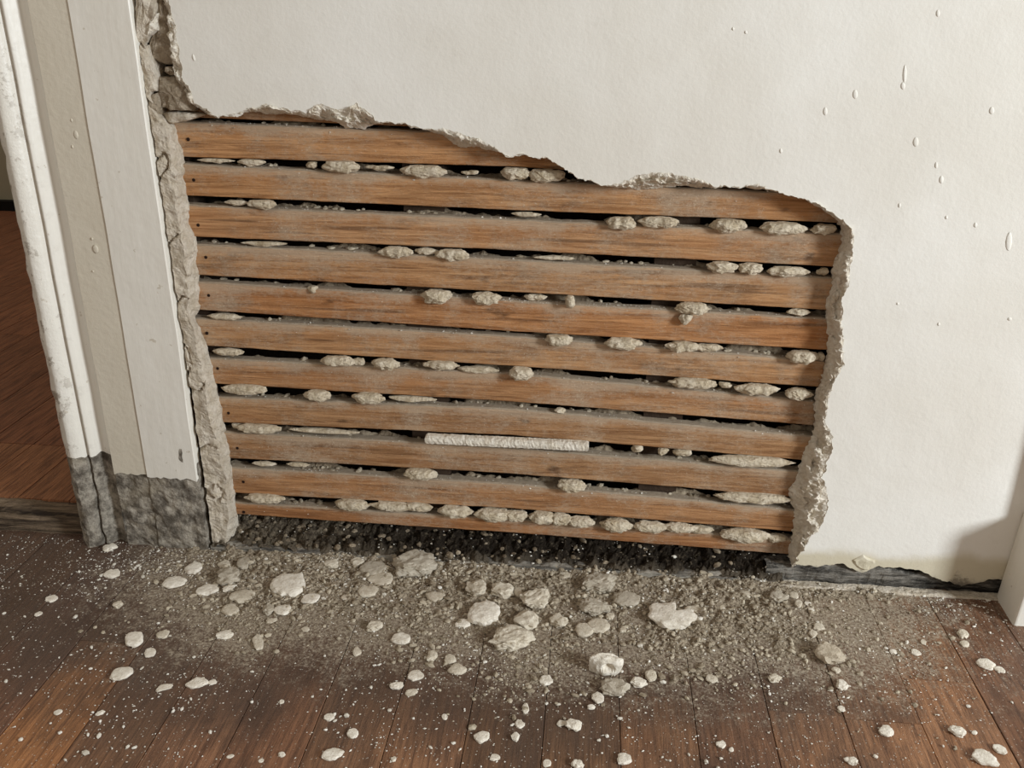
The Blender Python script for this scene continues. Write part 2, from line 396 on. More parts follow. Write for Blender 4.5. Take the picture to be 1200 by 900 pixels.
for k, e in enumerate(LT):
    T = [W(*p, .022) for p in e[:3]]; B_ = [W(*p, .022) for p in e[3:]]
    def zi(A, x):
        if x < A[1].x: a, b = A[0], A[1]
        else: a, b = A[1], A[2]
        return a.z+(b.z-a.z)*(x-a.x)/(b.x-a.x)
    x0, x1 = -.470, .285; n = 110; vs = []; th = .0115; dy = rnd.uniform(-.0008, .0012)
    pr = [(0,1,.0012),(.0012,0,0),(.5,0,-.0003),(.9988,0,0),(1,1,.0012)]
    for i in range(n+1):
        x = x0+(x1-x0)*i/n; zt = zi(T, x); zb = zi(B_, x); hh = zt-zb
        ya = .022+dy+.0012*nz(x, k*3.1, 0, 4, 2); jt = .0009*nz(x, k, 1, 40, 3); jb = .0005*nz(x, k, 2, 40, 3)
        zt += jt; zb += jb; hh = zt-zb
        ring = [(ya+th, zb), (ya+.0008, zb), (ya, zb+.0010), (ya-.0004, zb+hh*.35), (ya-.0003, zb+hh*.7), (ya, zt-.0014), (ya+.0014, zt), (ya+th, zt+.0003)]
        for (yy, z_) in ring: vs.append(Vector((x, yy+.0003*noise.noise(Vector((x*60, yy*900, z_*300+k))), z_)))
    m_ = 8; fs = [(i*m_+j, (i+1)*m_+j, (i+1)*m_+(j+1) % m_, i*m_+(j+1) % m_) for i in range(n) for j in range(m_)]
    fs += [tuple(range(m_))[::-1], tuple(range(n*m_, n*m_+m_))]
    o = mesh('lath', vs, fs, LATH, wall, col=tint[k])
    al = o.data.attributes.new('across', 'FLOAT', 'POINT'); al.data.foreach_set('value', [(0, 0, .1, .35, .7, .95, 1, 1)[i % 8] for i in range(len(vs))])
    lathtops.append((T, k))
    for px in ((e[0][0]+9+rnd.uniform(-2, 3)),):
        if k == 0 or (k == 1 and px > 480): continue
        xm = W(px, (e[0][1]+e[3][1])/2+12*(px-215)/385*.8, .022).x; zc = (zi(T, xm)+zi(B_, xm))/2+rnd.uniform(-.005, .005)
        vs2 = []
        for q in range(8):
            a = q*math.pi/4; vs2.append((xm+.0019*math.cos(a), .0213+dy, zc+.0019*math.sin(a)))
        for q in range(8):
            a = q*math.pi/4; vs2.append((xm+.0019*math.cos(a), .026, zc+.0019*math.sin(a)))
        mesh('nail', vs2, [tuple(range(8))]+[(q, q+8, (q+1) % 8+8, (q+1) % 8) for q in range(8)], NAIL, o)

# plaster keys squeezed through the gaps: photo x, y, width, height
KEYS = [(253,188,46,5),(295,190,38,8),(365,193,13,8),(400,195,46,14),(445,196,36,5),(497,200,55,14),(550,202,20,6),(605,203,36,14),(640,205,44,15),
(277,237,30,6),(307,239,38,10),(728,261,36,15),(773,260,46,13),(854,264,42,15),(917,267,53,14),(966,268,30,11),(617,251,36,5),
(463,295,42,13),(500,294,30,8),(530,298,42,13),(310,285,60,5),(847,313,35,13),(879,314,28,12),(923,318,48,12),(964,318,14,9),(650,302,50,5),
(512,347,36,16),(570,349,36,14),(367,339,12,9),(627,348,28,8),(668,353,11,15),(812,361,40,14),(803,373,15,13),(936,365,26,8),
(263,371,45,8),(655,398,32,13),(730,402,42,14),(800,406,38,12),(830,407,34,9),(941,418,36,15),(961,417,10,9),
(268,412,40,9),(397,423,42,13),(452,426,34,13),(420,423,16,9),(517,428,44,10),(560,433,50,8),(611,437,30,15),(813,449,56,12),(850,451,16,7),(887,456,50,12),(935,461,32,13),
(287,456,60,12),(372,463,34,13),(432,466,40,13),(483,467,60,6),(657,481,16,6),
(303,502,56,11),(280,499,20,7),(380,505,90,6),(747,525,14,8),(777,528,12,8),(800,530,24,9),(880,540,94,12),
(310,543,30,5),(350,544,30,5),(493,555,40,13),(670,569,34,14),(883,583,88,12),
(310,584,52,11),(413,591,42,13),(460,593,56,10),(490,594,36,10),(533,599,42,14),(580,603,50,14),(605,604,30,11),(637,606,36,14),(657,608,28,13),(680,611,34,12),(722,615,38,15),(762,617,40,13),(797,618,40,10),(820,620,34,9),(873,627,58,15),(910,630,24,9)]
import bmesh
def ico(sub):
    bm = bmesh.new(); bmesh.ops.create_icosphere(bm, subdivisions=sub, radius=1)
    v = [x.co.copy() for x in bm.verts]; f = [tuple(q.index for q in p.verts) for p in bm.faces]; bm.free(); return v, f
I2, I3, I4 = ico(2), ico(3), ico(4)
def keyblob(x, y, wd, ht, seed):
    px = (W(601, y, .018)-W(600, y, .018)).x
    big = ht > 9; yc = .019 if big else .0235
    c0 = W(x, y, yc); rx = wd*px/2; rz = ht*px/2*1.08; ry = min(.0085, rz*1.1)+.001
    V, Fc = I4 if big and wd > 24 else I3; vs = []
    for v in V:
        a = abs(v.x)
        taper = (1-.30*a**3)*(1+.22*noise.noise(Vector((v.x*rx*110+seed*9, seed, 0))))
        p = Vector((math.copysign(a**.9, v.x)*rx*.98, v.y*ry*taper, v.z*rz*taper))
        n1 = nz(p.x+seed, p.y, p.z, 170, 4); n2 = noise.noise((p+Vector((seed, 0, 0)))*560)
        d_ = p.normalized(); p = Vector((p.x*(1+.08*n1), p.y, p.z))+d_*(.0021*n1+.0009*n2)
        if p.z > rz*.75: p.z = rz*.75+(p.z-rz*.75)*.3
        vs.append(c0+p)
    mesh('plaster_key', vs, Fc, KEY, wall)
for i, k in enumerate(KEYS): keyblob(*k, i*1.37)
# the straight bar of set mortar lying on one lath
A, B_ = W(499, 513.5, .015), W(690, 522.5, .015); vs = []; n = 90
for i in range(n+1):
    c0 = A.lerp(B_, i/n); r = .0052*(1 if 0 < i < n else .7)
    for q in range(10):
        a = q*math.tau/10; ca, sa = math.cos(a), math.sin(a)
        sx = math.copysign(abs(ca)**.6, ca)*.007; sz = math.copysign(abs(sa)**.6, sa)*r
        p = c0+Vector((0, sx, sz)); vs.append(p+Vector((0, .0010*nz(p.x, sx, sz, 300, 2), .0008*nz(p.x, sx+1, sz, 260, 2))))
fs = [(i*10+j, (i+1)*10+j, (i+1)*10+(j+1) % 10, i*10+(j+1) % 10) for i in range(n) for j in range(10)]+[tuple(range(10)), tuple(range(n*10, n*10+10))]
o = mesh('mortar_bar', vs, fs, COATL, wall); o['label'] = 'long straight grey mortar bar filling a gap between laths'

# cavity behind the laths
cavity_parts = [('cavity_back_panel', (-.62, .10, -.02), (.95, .12, 2.4), CAV), ('cavity_light_cap', (.90, .0, 0), (.95, .12, 2.4), CAV)]  # the end piece is an unseen cap added against light leaking in
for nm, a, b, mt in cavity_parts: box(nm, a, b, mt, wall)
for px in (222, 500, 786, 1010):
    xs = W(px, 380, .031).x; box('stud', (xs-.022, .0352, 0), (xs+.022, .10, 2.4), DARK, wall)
# paint drips and blisters on the wall face
for x, y, a, b in [(1099,16,5,8),(1060,88,5,22),(1058,101,6,9),(1002,111,7,11),(967,131,6,10),(1162,130,7,9),(1073,167,8,12),(1097,194,4,8),(1103,211,6,10),(1054,241,4,6),(1109,255,4,5),(1143,264,5,7),(1182,284,9,25),(915,177,4,6),(859,34,3,4),(1100,380,4,5),(227,68,4,9),(874,38,4,4),(1052,356,4,4),(1183,374,6,5)]:
    c0 = W(x, y); V, Fc = I2; s = .00034
    mesh('paint_drip', [c0+Vector(((v.x*a+v.z*-.15*b)*s, v.y*.0008, v.z*b*s*(1 if v.z < 0 else 1.25))) for v in V], Fc, PAINT, wall, True)
# loose flap near the right base
plate('paint_flap', [(1000,657),(1006,654),(1012,651),(1016,654),(1025,657),(1026,660),(1020,663),(1017,669),(1010,668),(1003,664)], -.0022, .003, PAINT, wall, 4, .0001, .0016)

# remains of the skirting: blackened board in the groove, pale strip on the floor
def strip(name, x0, x1, ya, yb, z0, z1, mat, parent, seed, nx=160, ny=10, amp=.004):
    vs = []
    for i in range(nx+1):
        x = x0+(x1-x0)*i/nx
        for j in range(ny+1):
            q = j/ny
            if q < .35: u = q/.35; y, z = ya, z0+(z1-z0)*u
            else: u = (q-.35)/.65; y, z = ya+(yb-ya)*u, z1
            e = 0 if j == 0 else 1
            n1 = nz(x*.35, y, seed+z, 60, 4); n2 = nz(x, y+seed, z, 110, 3)
            vs.append(Vector((x, y-amp*.5*n1*e+amp*.2*n2*e, z+(amp*n1*.7+amp*.3*n2)*e)))
    return mesh(name, vs, grid(nx, ny), mat, parent)
skirt = struct(empty('baseboard_back'))
strip('blackened_board', .215, .52, .005, .06, -.002, .022, BLACKW, skirt, 3.3, amp=.008)
strip('sole_strip', .225, .50, -.008, .004, -.002, .0028, COAT, skirt, 7.7, 160, 8, .003)
strip('sole_strip', -.455, .225, -.006, .012, -.002, .0065, SOLE, skirt, 1.7, 260, 8, .0045)

# ---------------------------------------------------------------- floor
floor = struct(box('floor', (-1.6, -1.5, -.04), (.95, .14, -.014), DARK))
rb = random.Random(3)
CUT = {0: G(770, 816).y, 2: G(945, 836).y, 3: G(1045, 846).y, 4: G(1140, 800).y, -8: G(120, 752).y}
def seam(k, y): return .0417+k*.0708-.0029*y
for k in range(-19, 12):
    yend = -1.4; y0 = .02; cuts = [y0, yend]
    if rb.random() < .45: cuts = [y0, -rb.uniform(.42, .9), yend]
    if k in CUT: cuts = [y0, CUT[k], yend]
    for a, b in zip(cuts[:-1], cuts[1:]):
        g = .0003
        xa, xb = seam(k, a)+g, seam(k+1, a)-g; xc, xd = seam(k, b)+g, seam(k+1, b)-g; dz = rb.uniform(-.0006, .0003); T_ = .012
        q = .0005; vs = [(xa+q,a,dz),(xb-q,a,dz),(xd-q,b+g,dz),(xc+q,b+g,dz),(xa,a,dz-q),(xb,a,dz-q),(xd,b+g,dz-q),(xc,b+g,dz-q),(xa,a,-T_),(xb,a,-T_),(xd,b+g,-T_),(xc,b+g,-T_)]
        fs = [(0,3,2,1),(0,1,5,4),(1,2,6,5),(2,3,7,6),(3,0,4,7),(4,5,9,8),(5,6,10,9),(6,7,11,10),(7,4,8,11)]
        s = rb.uniform(.78, 1.12); tn = (s*rb.uniform(.97, 1.05), s*rb.uniform(.92, 1.0), s*rb.uniform(.86, 1.0))
        if k in CUT: s = (.86 if k < 3 else 1.08) if a > 0 else 1.2; tn = (s, s*.94, s*.86)
        if k == -8 and a < 0: tn = (1.5, 1.3, 1.0)
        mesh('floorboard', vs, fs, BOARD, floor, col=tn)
# other room
ffl = struct(box('floor_far', (-3.2, .12, -.02), (.9, 1.9, .012), DARK))
for k in range(-42, 12):
    for a, b in ((.052, .20), (.2015, .2015+rb.uniform(.3, .8)), (0, 1.74)):
        if a == 0: a = last+.0015
        last = b; g = .0006; s = rb.uniform(.8, 1.1)
        tn = (s*1.35, s*1.1, s*.95) if a < .1 else (s*1.2, s*.9, s*.82)
        if seam(k, 0) > -.55 and a < .12: continue
        box('floorboard', (seam(k, 0)+g, a, .0125), (seam(k+1, 0)-g, b, .0245), FBOARD, ffl, col=tn)
bs = strip('threshold_beam', -1.6, -.60, .012, .052, -.01, .022, BEAM, None, 5.1, 200, 10, .004); bs.name = 'threshold'; struct(bs); bs.name = 'trim_3'
wf = struct(box('wall_far', (-3.3, 1.76, 0), (.9, 1.86, 2.4), FARW))
struct(box('baseboard_far', (-3.2, 1.735, .012), (.9, 1.76, .055), FARB))
struct(box('wall_far_left', (-3.3, .1, 0), (-3.2, 1.8, 2.4), FARW)); struct(box('wall_far_right', (.9, .1, 0), (1.0, 1.86, 2.4), FARW))
struct(box('ceiling', (-3.3, .0, 2.4), (1.0, 1.86, 2.5), CEIL))
# wall to the left of the doorway (out of frame) and the wall body over it
struct(box('wall_left', (-3.3, 0, 0), (-1.55, .12, 2.4), PAINT)); struct(box('wall_over_door', (-1.55, 0, 2.05), (-.63, .12, 2.4), PAINT))

# ---------------------------------------------------------------- door casing, left
trim = struct(empty('trim_1'))
prof = [(.0,.006),(0,-.0055),(-.0012,-.0065),(-.062,-.0065),(-.0622,-.0050),(-.104,-.0050),(-.1045,-.002),(-.110,.0005),(-.115,.003),(-.1185,.0040),(-.121,.0025),(-.1245,-.003),(-.128,-.0070),(-.1298,-.0078),(-.131,-.0035),(-.1335,-.0040),(-.1345,-.0095),(-.137,-.0125),(-.143,-.0160),(-.147,-.0168),(-.150,-.0155),(-.157,-.0100),(-.162,-.0040),(-.164,.008),(-.164,.12)]
def extr(name, pts, zb, zt, mat, dy=0, nzs=140, jag=.004, rough=0, smooth=True, seed=0):
    P = []
    for a, b in zip(pts[:-1], pts[1:]):
        n = max(1, int(math.hypot(b[0]-a[0], b[1]-a[1])/.004))
        for i in range(n): P.append((a[0]+(b[0]-a[0])*i/n, a[1]+(b[1]-a[1])*i/n))
    P.append(pts[-1]); vs = []
    zs = [0]+[((i+1)/nzs)**1.5 for i in range(nzs)]
    for s in zs:
        for dx, y in P:
            j = jag*nz(dx, seed, 0, 130, 3)+jag*.4*noise.noise(Vector((dx*500, seed, 0)))
            z0 = zb+j; z_ = z0+(zt-z0)*s; x = XR+dx; yy = y+dy
            if rough: yy -= rough*nz(x, seed, z_, 60, 4); x += .4*rough*nz(x, seed+4, z_, 60, 3)
            else:
                ww = .0006*nz(x, 1, z_, 9, 2)
                if dx < -.15: ww += .0012*nz(x, 2, z_, 50, 3)
                yy += ww; x += ww
            vs.append(Vector((x, yy, z_)))
    return mesh(name, vs, grid(len(zs)-1, len(P)-1), mat, trim, smooth)
zj = W(195, 560, -.006).z; zm = W(115, 536, -.01).z
a1 = extr('casing_board', prof[:4], zj, 2.1, WOODP, smooth=False); a2 = extr('casing_board', prof[4:6], zj+.002, 2.1, CREAMP, smooth=False, seed=2)
extr('casing_board', [prof[3], prof[4]], zj, 2.1, WOODP, smooth=False)
extr('moulding', prof[5:], zm, 2.1, WOODP, jag=.005, seed=5)
o = extr('plinth_block', prof[:6], -.003, zj+.02, GRIME, .0022, 40, 0, .003, False, 3); o['label'] = 'bare grimy grey base of the casing board'
o = extr('moulding_base', prof[5:], -.003, zm+.02, GRIME, .0022, 40, 0, .003, False, 8); o['label'] = 'bare dirty grey foot of the door moulding'
for x, y, a, b in [(89,158,6,11),(84,141,3,5),(85,172,2,5),(112,292,8,12),(108,280,3,4),(109,318,3,3)]:
    c0 = W(x, y, -.0055); mesh('paint_blister', [c0+Vector((v.x*a*.0004, v.y*.0007, v.z*b*.0004)) for v in I2[0]], I2[1], CREAMP, trim, True)
plate('paint_chip', [(209,524),(213,524),(214,536),(217,547),(212,549),(209,538)], -.0068, .0015, GRIME, trim, 2, .0002, .0008)
# ---------------------------------------------------------------- plinth and casing, right
trim2 = struct(empty('trim_2'))
pb = W(1169, 690, 0); pb.z = 0; pf = G(1187, 733); pt_ = W(1199, 598, 0); wr = .12; yf = pf.y
vs = [Vector((pb.x, .0, -.004)), Vector((pf.x, yf, -.004)), Vector((pt_.x, 0, pt_.z)), Vector((pt_.x+(pf.x-pb.x)*.8, yf, pt_.z))]
vs += [v+Vector((wr, 0, 0)) for v in vs]
fs = [(0,1,3,2),(4,6,7,5),(1,5,7,3),(2,3,7,6),(0,4,5,1),(0,2,6,4)]
o = mesh('plinth_block', vs, fs, WOODP, trim2); mo = o.modifiers.new('b', 'BEVEL'); mo.width = .003; mo.segments = 3
box('casing_board', (pt_.x+.006, -.02, pt_.z), (pt_.x+.12, 0.002, 2.1), WOODP, trim2, .002)

# ---------------------------------------------------------------- rubble beds (uncountable)
def bed(name, x0, x1, y0, y1, nx, ny, fz, mat, clip=None):
    vs = []
    for i in range(nx+1):
        x = x0+(x1-x0)*i/nx
        for j in range(ny+1): y = y0+(y1-y0)*j/ny; vs.append(Vector((x, y, fz(x, y))))
    fs = grid(nx, ny)
    if clip is not None: fs = [f for f in fs if max(vs[i].z for i in f) > clip]
    return mesh(name, vs, fs, mat)
def soot_z(x, y):
    b = .005+.026*max(0, (y+.006)/.06)+.004*nz(x, y, 0, 12, 2)
    return b+.008*nz(x, y, 2, 60, 5)+.005*nz(x, y, 3, 170, 3)
o = bed('cavity_rubble', -.452, .235, -.006, .095, 330, 52, soot_z, SOOT)
tag(o, 'black sooty rubble and dirt lying in the wall cavity below the laths', 'rubble', kind='stuff')
def dust_amt(x, y):
    d = -y + .10*nz(x, y, 5, 6, 3)
    return sm(.25, .02, d)*sm(-.56, -.38, x)*sm(.46, .16, x)
def heap_z(x, y):
    return -.0068+.0088*dust_amt(x, y)+.0038*nz(x, y, 7, 45, 4)+.003*nz(x, y, 9, 150, 3)+.0022*nz(x, y, 3, 18, 3)+.004*sm(.03, 0, -y)
o = bed('plaster_dust_heap', -.62, .50, -.32, -.004, 420, 120, heap_z, RUB, -.0004)
tag(o, 'grey brown plaster dust and grit spread over the floorboards below the laths', 'dust', kind='stuff')

ICO1 = ico(1)
OCT = [(1,0,0),(-1,0,0),(0,1,0),(0,-1,0),(0,0,1),(0,0,-1)]; OF = [(0,2,4),(2,1,4),(1,3,4),(3,0,4),(2,0,5),(1,2,5),(3,1,5),(0,3,5)]
def crumbs(name, pts, mat, parent=None):
    vs, fs = [], []
    for (p, s) in pts:
        b = len(vs); a = rnd.random()*6.28; ca, sa = math.cos(a), math.sin(a); e = (s*rnd.uniform(.7, 1.6), s*rnd.uniform(.6, 1.1), s*rnd.uniform(.35, .8))
        VV, FF = (ICO1 if s > .0016 else (OCT, OF))
        for v in VV:
            x, y, z_ = (v[i]*e[i]*rnd.uniform(.75, 1.15) for i in range(3)); vs.append((p[0]+x*ca-y*sa, p[1]+x*sa+y*ca, p[2]+z_))
        fs += [tuple(q+b for q in f) for f in FF]
    return mesh(name, vs, fs, mat, parent)
pale, dusty = [], []
while len(pale) < 11500:
    x = rnd.uniform(-.98, .55); y = -rnd.random()**1.15*.62+.0
    if x < -.62 and y > .01: continue
    u = dust_amt(x, y); cl = .5+.9*nz(x, y, 11, 9, 3)
    pr = (.20+.75*math.exp(-(-y)/.22))*max(.12, cl)*(.9 if x > .3 else 1)
    if rnd.random() > pr: continue
    s = min(.0030, .00045*math.exp(abs(rnd.gauss(0, .62))))
    pale.append(((x, y, s*.3+max(0, heap_z(x, y))), s))
while len(dusty) < 7000:
    x = rnd.uniform(-.6, .5); y = -rnd.random()*.3
    if rnd.random() > dust_amt(x, y)**1.3: continue
    s = min(.0036, .0007*math.exp(abs(rnd.gauss(0, .78)))); dusty.append(((x, y, s*.2+max(0, heap_z(x, y))), s))
tag(crumbs('plaster_crumbs', pale, PALEC), 'countless tiny off-white plaster crumbs scattered over the floorboards', 'crumbs', kind='stuff')
tag(crumbs('plaster_grit', dusty, DUSTC), 'countless dusty brown-grey grit grains in the dust below the laths', 'grit', kind='stuff')
sp = []
for i in range(300):
    x = rnd.uniform(-.44, .23); y = rnd.uniform(.0, .07); s = min(.003, .0006*math.exp(abs(rnd.gauss(0, .6)))); sp.append(((x, y, soot_z(x, y)+s*.2), s))
sd = []
for i in range(170):
    x = rnd.triangular(-.45, .23, -.42); y = rnd.uniform(-.004, .05); s = rnd.uniform(.0015, .0055); sd.append(((x, y, soot_z(x, y)), s))
tag(crumbs('cavity_grit', sd, GAPM), 'small brown-grey lumps half buried in the rubble of the wall cavity', 'grit', kind='stuff')
tag(crumbs('cavity_crumbs', sp, PALEC), 'pale plaster specks sprinkled on the black rubble in the wall cavity', 'crumbs', kind='stuff')
sp = []
for T, k in lathtops[1:]:
    for i in range(150 if k != 5 else 420):
        x = rnd.uniform(-.42, .25) if k != 5 else rnd.gauss(-.05, .13)
        if x < -.43 or x > .26: continue
        a, b = (T[0], T[1]) if x < T[1].x else (T[1], T[2]); z_ = a.z+(b.z-a.z)*(x-a.x)/(b.x-a.x)
        s = min(.0016, .0004*math.exp(abs(rnd.gauss(0, .5)))); front = rnd.random() < (.5 if k == 5 else .25)
        sp.append(((x, .0218 if front else rnd.uniform(.0225, .030), z_-(rnd.random()**2*.012 if front else 0)+s*.3), s))
o = crumbs('lath_crumbs', sp, PALEC, wall); o['kind'] = 'stuff'
sp = []                                  # rough nubs of plaster stuck along the gaps behind the laths
for T, k in lathtops[1:]:
    for i in range(46):
        x = rnd.uniform(-.43, .25); a, b = (T[0], T[1]) if x < T[1].x else (T[1], T[2]); z_ = a.z+(b.z-a.z)*(x-a.x)/(b.x-a.x)
        if nz(x, k*2, 0, 9, 2) < -.05: continue
        s = rnd.uniform(.002, .0045); sp.append(((x, rnd.uniform(.030, .037), z_+.0005), s))
o = crumbs('gap_mortar', sp, DUSTC, wall); o['kind'] = 'stuff'

vs, fs = [], []                          # ridges of old mortar standing in the gaps behind the laths
for T, k in lathtops[1:]:
    b0 = len(vs); n = 360
    for i in range(n+1):
        x = -.45+.72*i/n; a, b = (T[0], T[1]) if x < T[1].x else (T[1], T[2]); z_ = a.z+(b.z-a.z)*(x-a.x)/(b.x-a.x)
        h = -.002+.017*max(-.1, nz(x, k*3, 0, 14, 3)+.16)+.0025*nz(x, k*3, 4, 120, 3); h = min(h, .0068)
        for q in range(5):
            f_ = q/4; vs.append(Vector((x, .0335+.006*f_+.002*nz(x, f_*.02, k, 120, 3), z_-.004+(h+.004)*math.sin(f_*math.pi*.62)+.0006*noise.noise(Vector((x*500, q, k))))))
    fs += [tuple(b0+v_ for v_ in f) for f in grid(n, 4)]
o = mesh('gap_mortar', vs, fs, GAPM, wall); o['kind'] = 'stuff'

# ---------------------------------------------------------------- loose pieces of plaster on the floor
PALE, MID, GREY, BRN = (1.0, .98, .95), (.80, .76, .69), (.62, .585, .53), (.66, .60, .52)
# x, y, width, height (photo pixels), tint, landmark phrase, full label, name
BIG = [
(338,686,36,28,PALE,'largest pale oval flake','largest pale oval plaster flake left of the dust, on its own','flake'),
(486,662,44,32,GREY,'big grey disc','big round grey plaster disc leaning against the skirting strip','lump'),
(568,717,38,32,PALE,'big angular white flake','big angular white plaster flake in the middle of the dust','flake'),
(600,747,46,30,MID,'knobbly ring-shaped lump','knobbly ring-shaped plaster lump in front of the big angular white flake','lump'),
(787,722,58,32,PALE,'broad notched flake','broad white plaster flake with a notch, widest piece on the floor','flake_notch'),
(710,777,36,34,PALE,'white chunk with a hollow','upright white plaster chunk with a brown hollow in its face','chunk_hole'),
(972,765,30,26,BRN,'brownish lump at the right seam','brownish dusty lump on a board seam right of the dust','lump'),
(157,748,19,18,PALE,'pebble above the orange board','round white pebble on the left, above the orange board','flake'),
(1155,888,22,17,PALE,'bottom right flake','white flake at the bottom right corner, largest one there','flake'),
(390,883,24,14,PALE,'white sliver at the bottom edge','long white plaster sliver at the bottom edge, left of centre','flake'),
(702,682,38,26,GREY,'grey crumbly lump by the skirting','grey crumbly lump close to the skirting strip, right of centre','lump'),
(1154,777,18,12,PALE,'white flake below the right plinth','small white flake on the boards below the right plinth block','flake'),
(564,863,18,14,PALE,'white pebble at bottom centre','single white pebble on clean boards at the bottom centre','flake'),
(231,800,24,13,PALE,'flat oval at lower left','flat oval white flake on dark boards at the lower left','flake'),
(131,672,17,11,PALE,'flake before the moulding foot','oval white flake in front of the grimy moulding foot, second from it','flake'),
(437,667,32,18,GREY,'long grey flake','long grey flake lying left of the big grey disc','flake'),
(447,679,29,18,MID,'pointed pale-grey flake','pointed pale grey flake touching the front of the long grey flake','flake'),
(431,693,23,15,MID,'small oval before the grey flakes','light grey oval in front of the pointed pale grey flake','flake'),
(627,702,32,24,MID,'twin-lobed lump','twin-lobed light grey lump right of the small round ones','lump'),
(617,725,28,26,MID,'squarish lump','squarish light grey lump behind the knobbly ring-shaped lump','lump'),
(559,690,24,22,MID,'round lump behind the white flake','round grey lump just behind the big angular white flake','lump'),
(589,691,26,22,MID,'cracked round lump','cracked round grey lump between two others, behind the white flake','lump'),
(695,710,32,20,GREY,'oval grey lump','oval grey lump right in front of the crumbly one by the skirting','lump'),
(735,702,31,21,GREY,'smooth grey oval','smooth grey oval lying alone, upper left of the broad notched flake','flake'),
(702,732,26,18,MID,'pale oval before the grey lump','pale oval flake in front of the oval grey lump','flake'),
(684,738,21,18,MID,'tilted small block','small tilted block left of the pale oval flake','flake'),
(720,805,30,22,GREY,'grey crumbling lump','crumbling grey lump in front of the white chunk with the hollow','lump'),
(268,675,24,21,GREY,'round grey lump at left','round grey lump in the left group near the casing foot','lump'),
(243,691,24,14,PALE,'front oval of the left group','white oval flake in front of the round grey lump at left','flake'),
(204,681,24,14,PALE,'leftmost oval of the left group','white oval flake, leftmost of the group before the casing','flake'),
(228,665,18,15,PALE,'rear flake of the left group','small white flake nearest the casing base, rear of its group','flake'),
(284,698,26,16,MID,'domed flake of the left group','domed pale flake right of the front oval, left of the largest flake','flake'),
(141,789,22,14,PALE,'flake on the orange board','white flake lying on the seam beside the orange board','flake'),
(912,699,20,16,GREY,'grey lump at the skirting end','grey lump touching the skirting strip below the right hole edge','lump'),
(655,727,20,17,MID,'round pebble in the middle','round grey pebble alone right of the squarish lump','lump'),
(536,784,22,15,MID,'dusty oval','dusty oval flake at the front edge of the dust, left of centre','flake'),
(469,748,22,15,PALE,'hollowed pale oval','pale oval flake with a shallow hollow, left centre of the dust','flake')]
SM = [(129,641,15,9,0),(60,701,12,8,0),(269,714,17,14,1),(267,690,13,8,0),(364,702,20,13,0),(332,715,21,14,0),(388,661,18,12,1),(176,764,12,10,0),
(191,743,13,9,1),(263,743,18,11,0),(249,799,9,7,0),(68,834,9,6,0),(117,835,10,5,0),(386,840,12,9,0),(330,822,6,6,0),(330,884,7,7,0),(270,886,8,5,0),(306,891,6,5,0),
(14,602,9,7,0),(45,719,8,5,0),(192,805,17,7,0),(138,708,10,9,1),(302,752,12,20,1),(318,727,14,6,1),(315,713,14,14,2),(285,660,14,14,2),(262,661,14,9,1),
(419,659,16,12,1),(510,699,22,13,1),(533,648,14,9,0),(439,733,20,14,1),(418,763,9,12,1),(543,730,17,11,0),(715,722,10,10,1),(812,716,18,14,1),(487,791,18,13,0),(465,803,14,10,0),
(482,811,14,9,1),(527,772,13,12,1),(506,768,12,14,1),(640,797,14,12,0),(701,817,14,14,0),(748,799,18,13,0),(763,791,13,14,1),(609,848,10,11,0),(672,849,18,13,0),(658,847,10,7,0),
(521,840,7,7,0),(461,889,6,7,0),(413,859,13,12,0),(580,887,12,8,0),(604,863,9,12,0),(616,830,8,13,0),(641,894,9,9,0),(677,895,14,11,0),(732,889,16,14,0),(662,674,14,10,1),(693,828,9,7,0),(607,695,10,12,1),
(834,795,12,11,1),(908,794,13,11,1),(960,734,11,9,1),(953,742,10,10,1),(987,802,12,12,0),(986,830,8,7,0),(1039,856,15,13,0),(998,891,15,10,0),(845,872,11,9,0),(857,878,6,6,0),(1123,856,17,11,0),
(1172,877,13,9,0),(1171,784,11,6,0),(1128,742,12,11,1),(1130,754,9,8,1),(1073,764,11,7,0),(1047,763,8,6,0),(874,697,13,9,1),(930,697,10,9,1),(936,707,9,11,1),(1142,858,5,5,0),(1082,752,6,6,1),
(1026,886,6,5,0),(947,707,8,5,0),(951,714,8,5,0),(980,785,10,7,1),(845,712,9,6,1),(556,655,9,6,1),(730,738,9,7,1),(358,737,10,7,1),(405,700,11,8,1)]
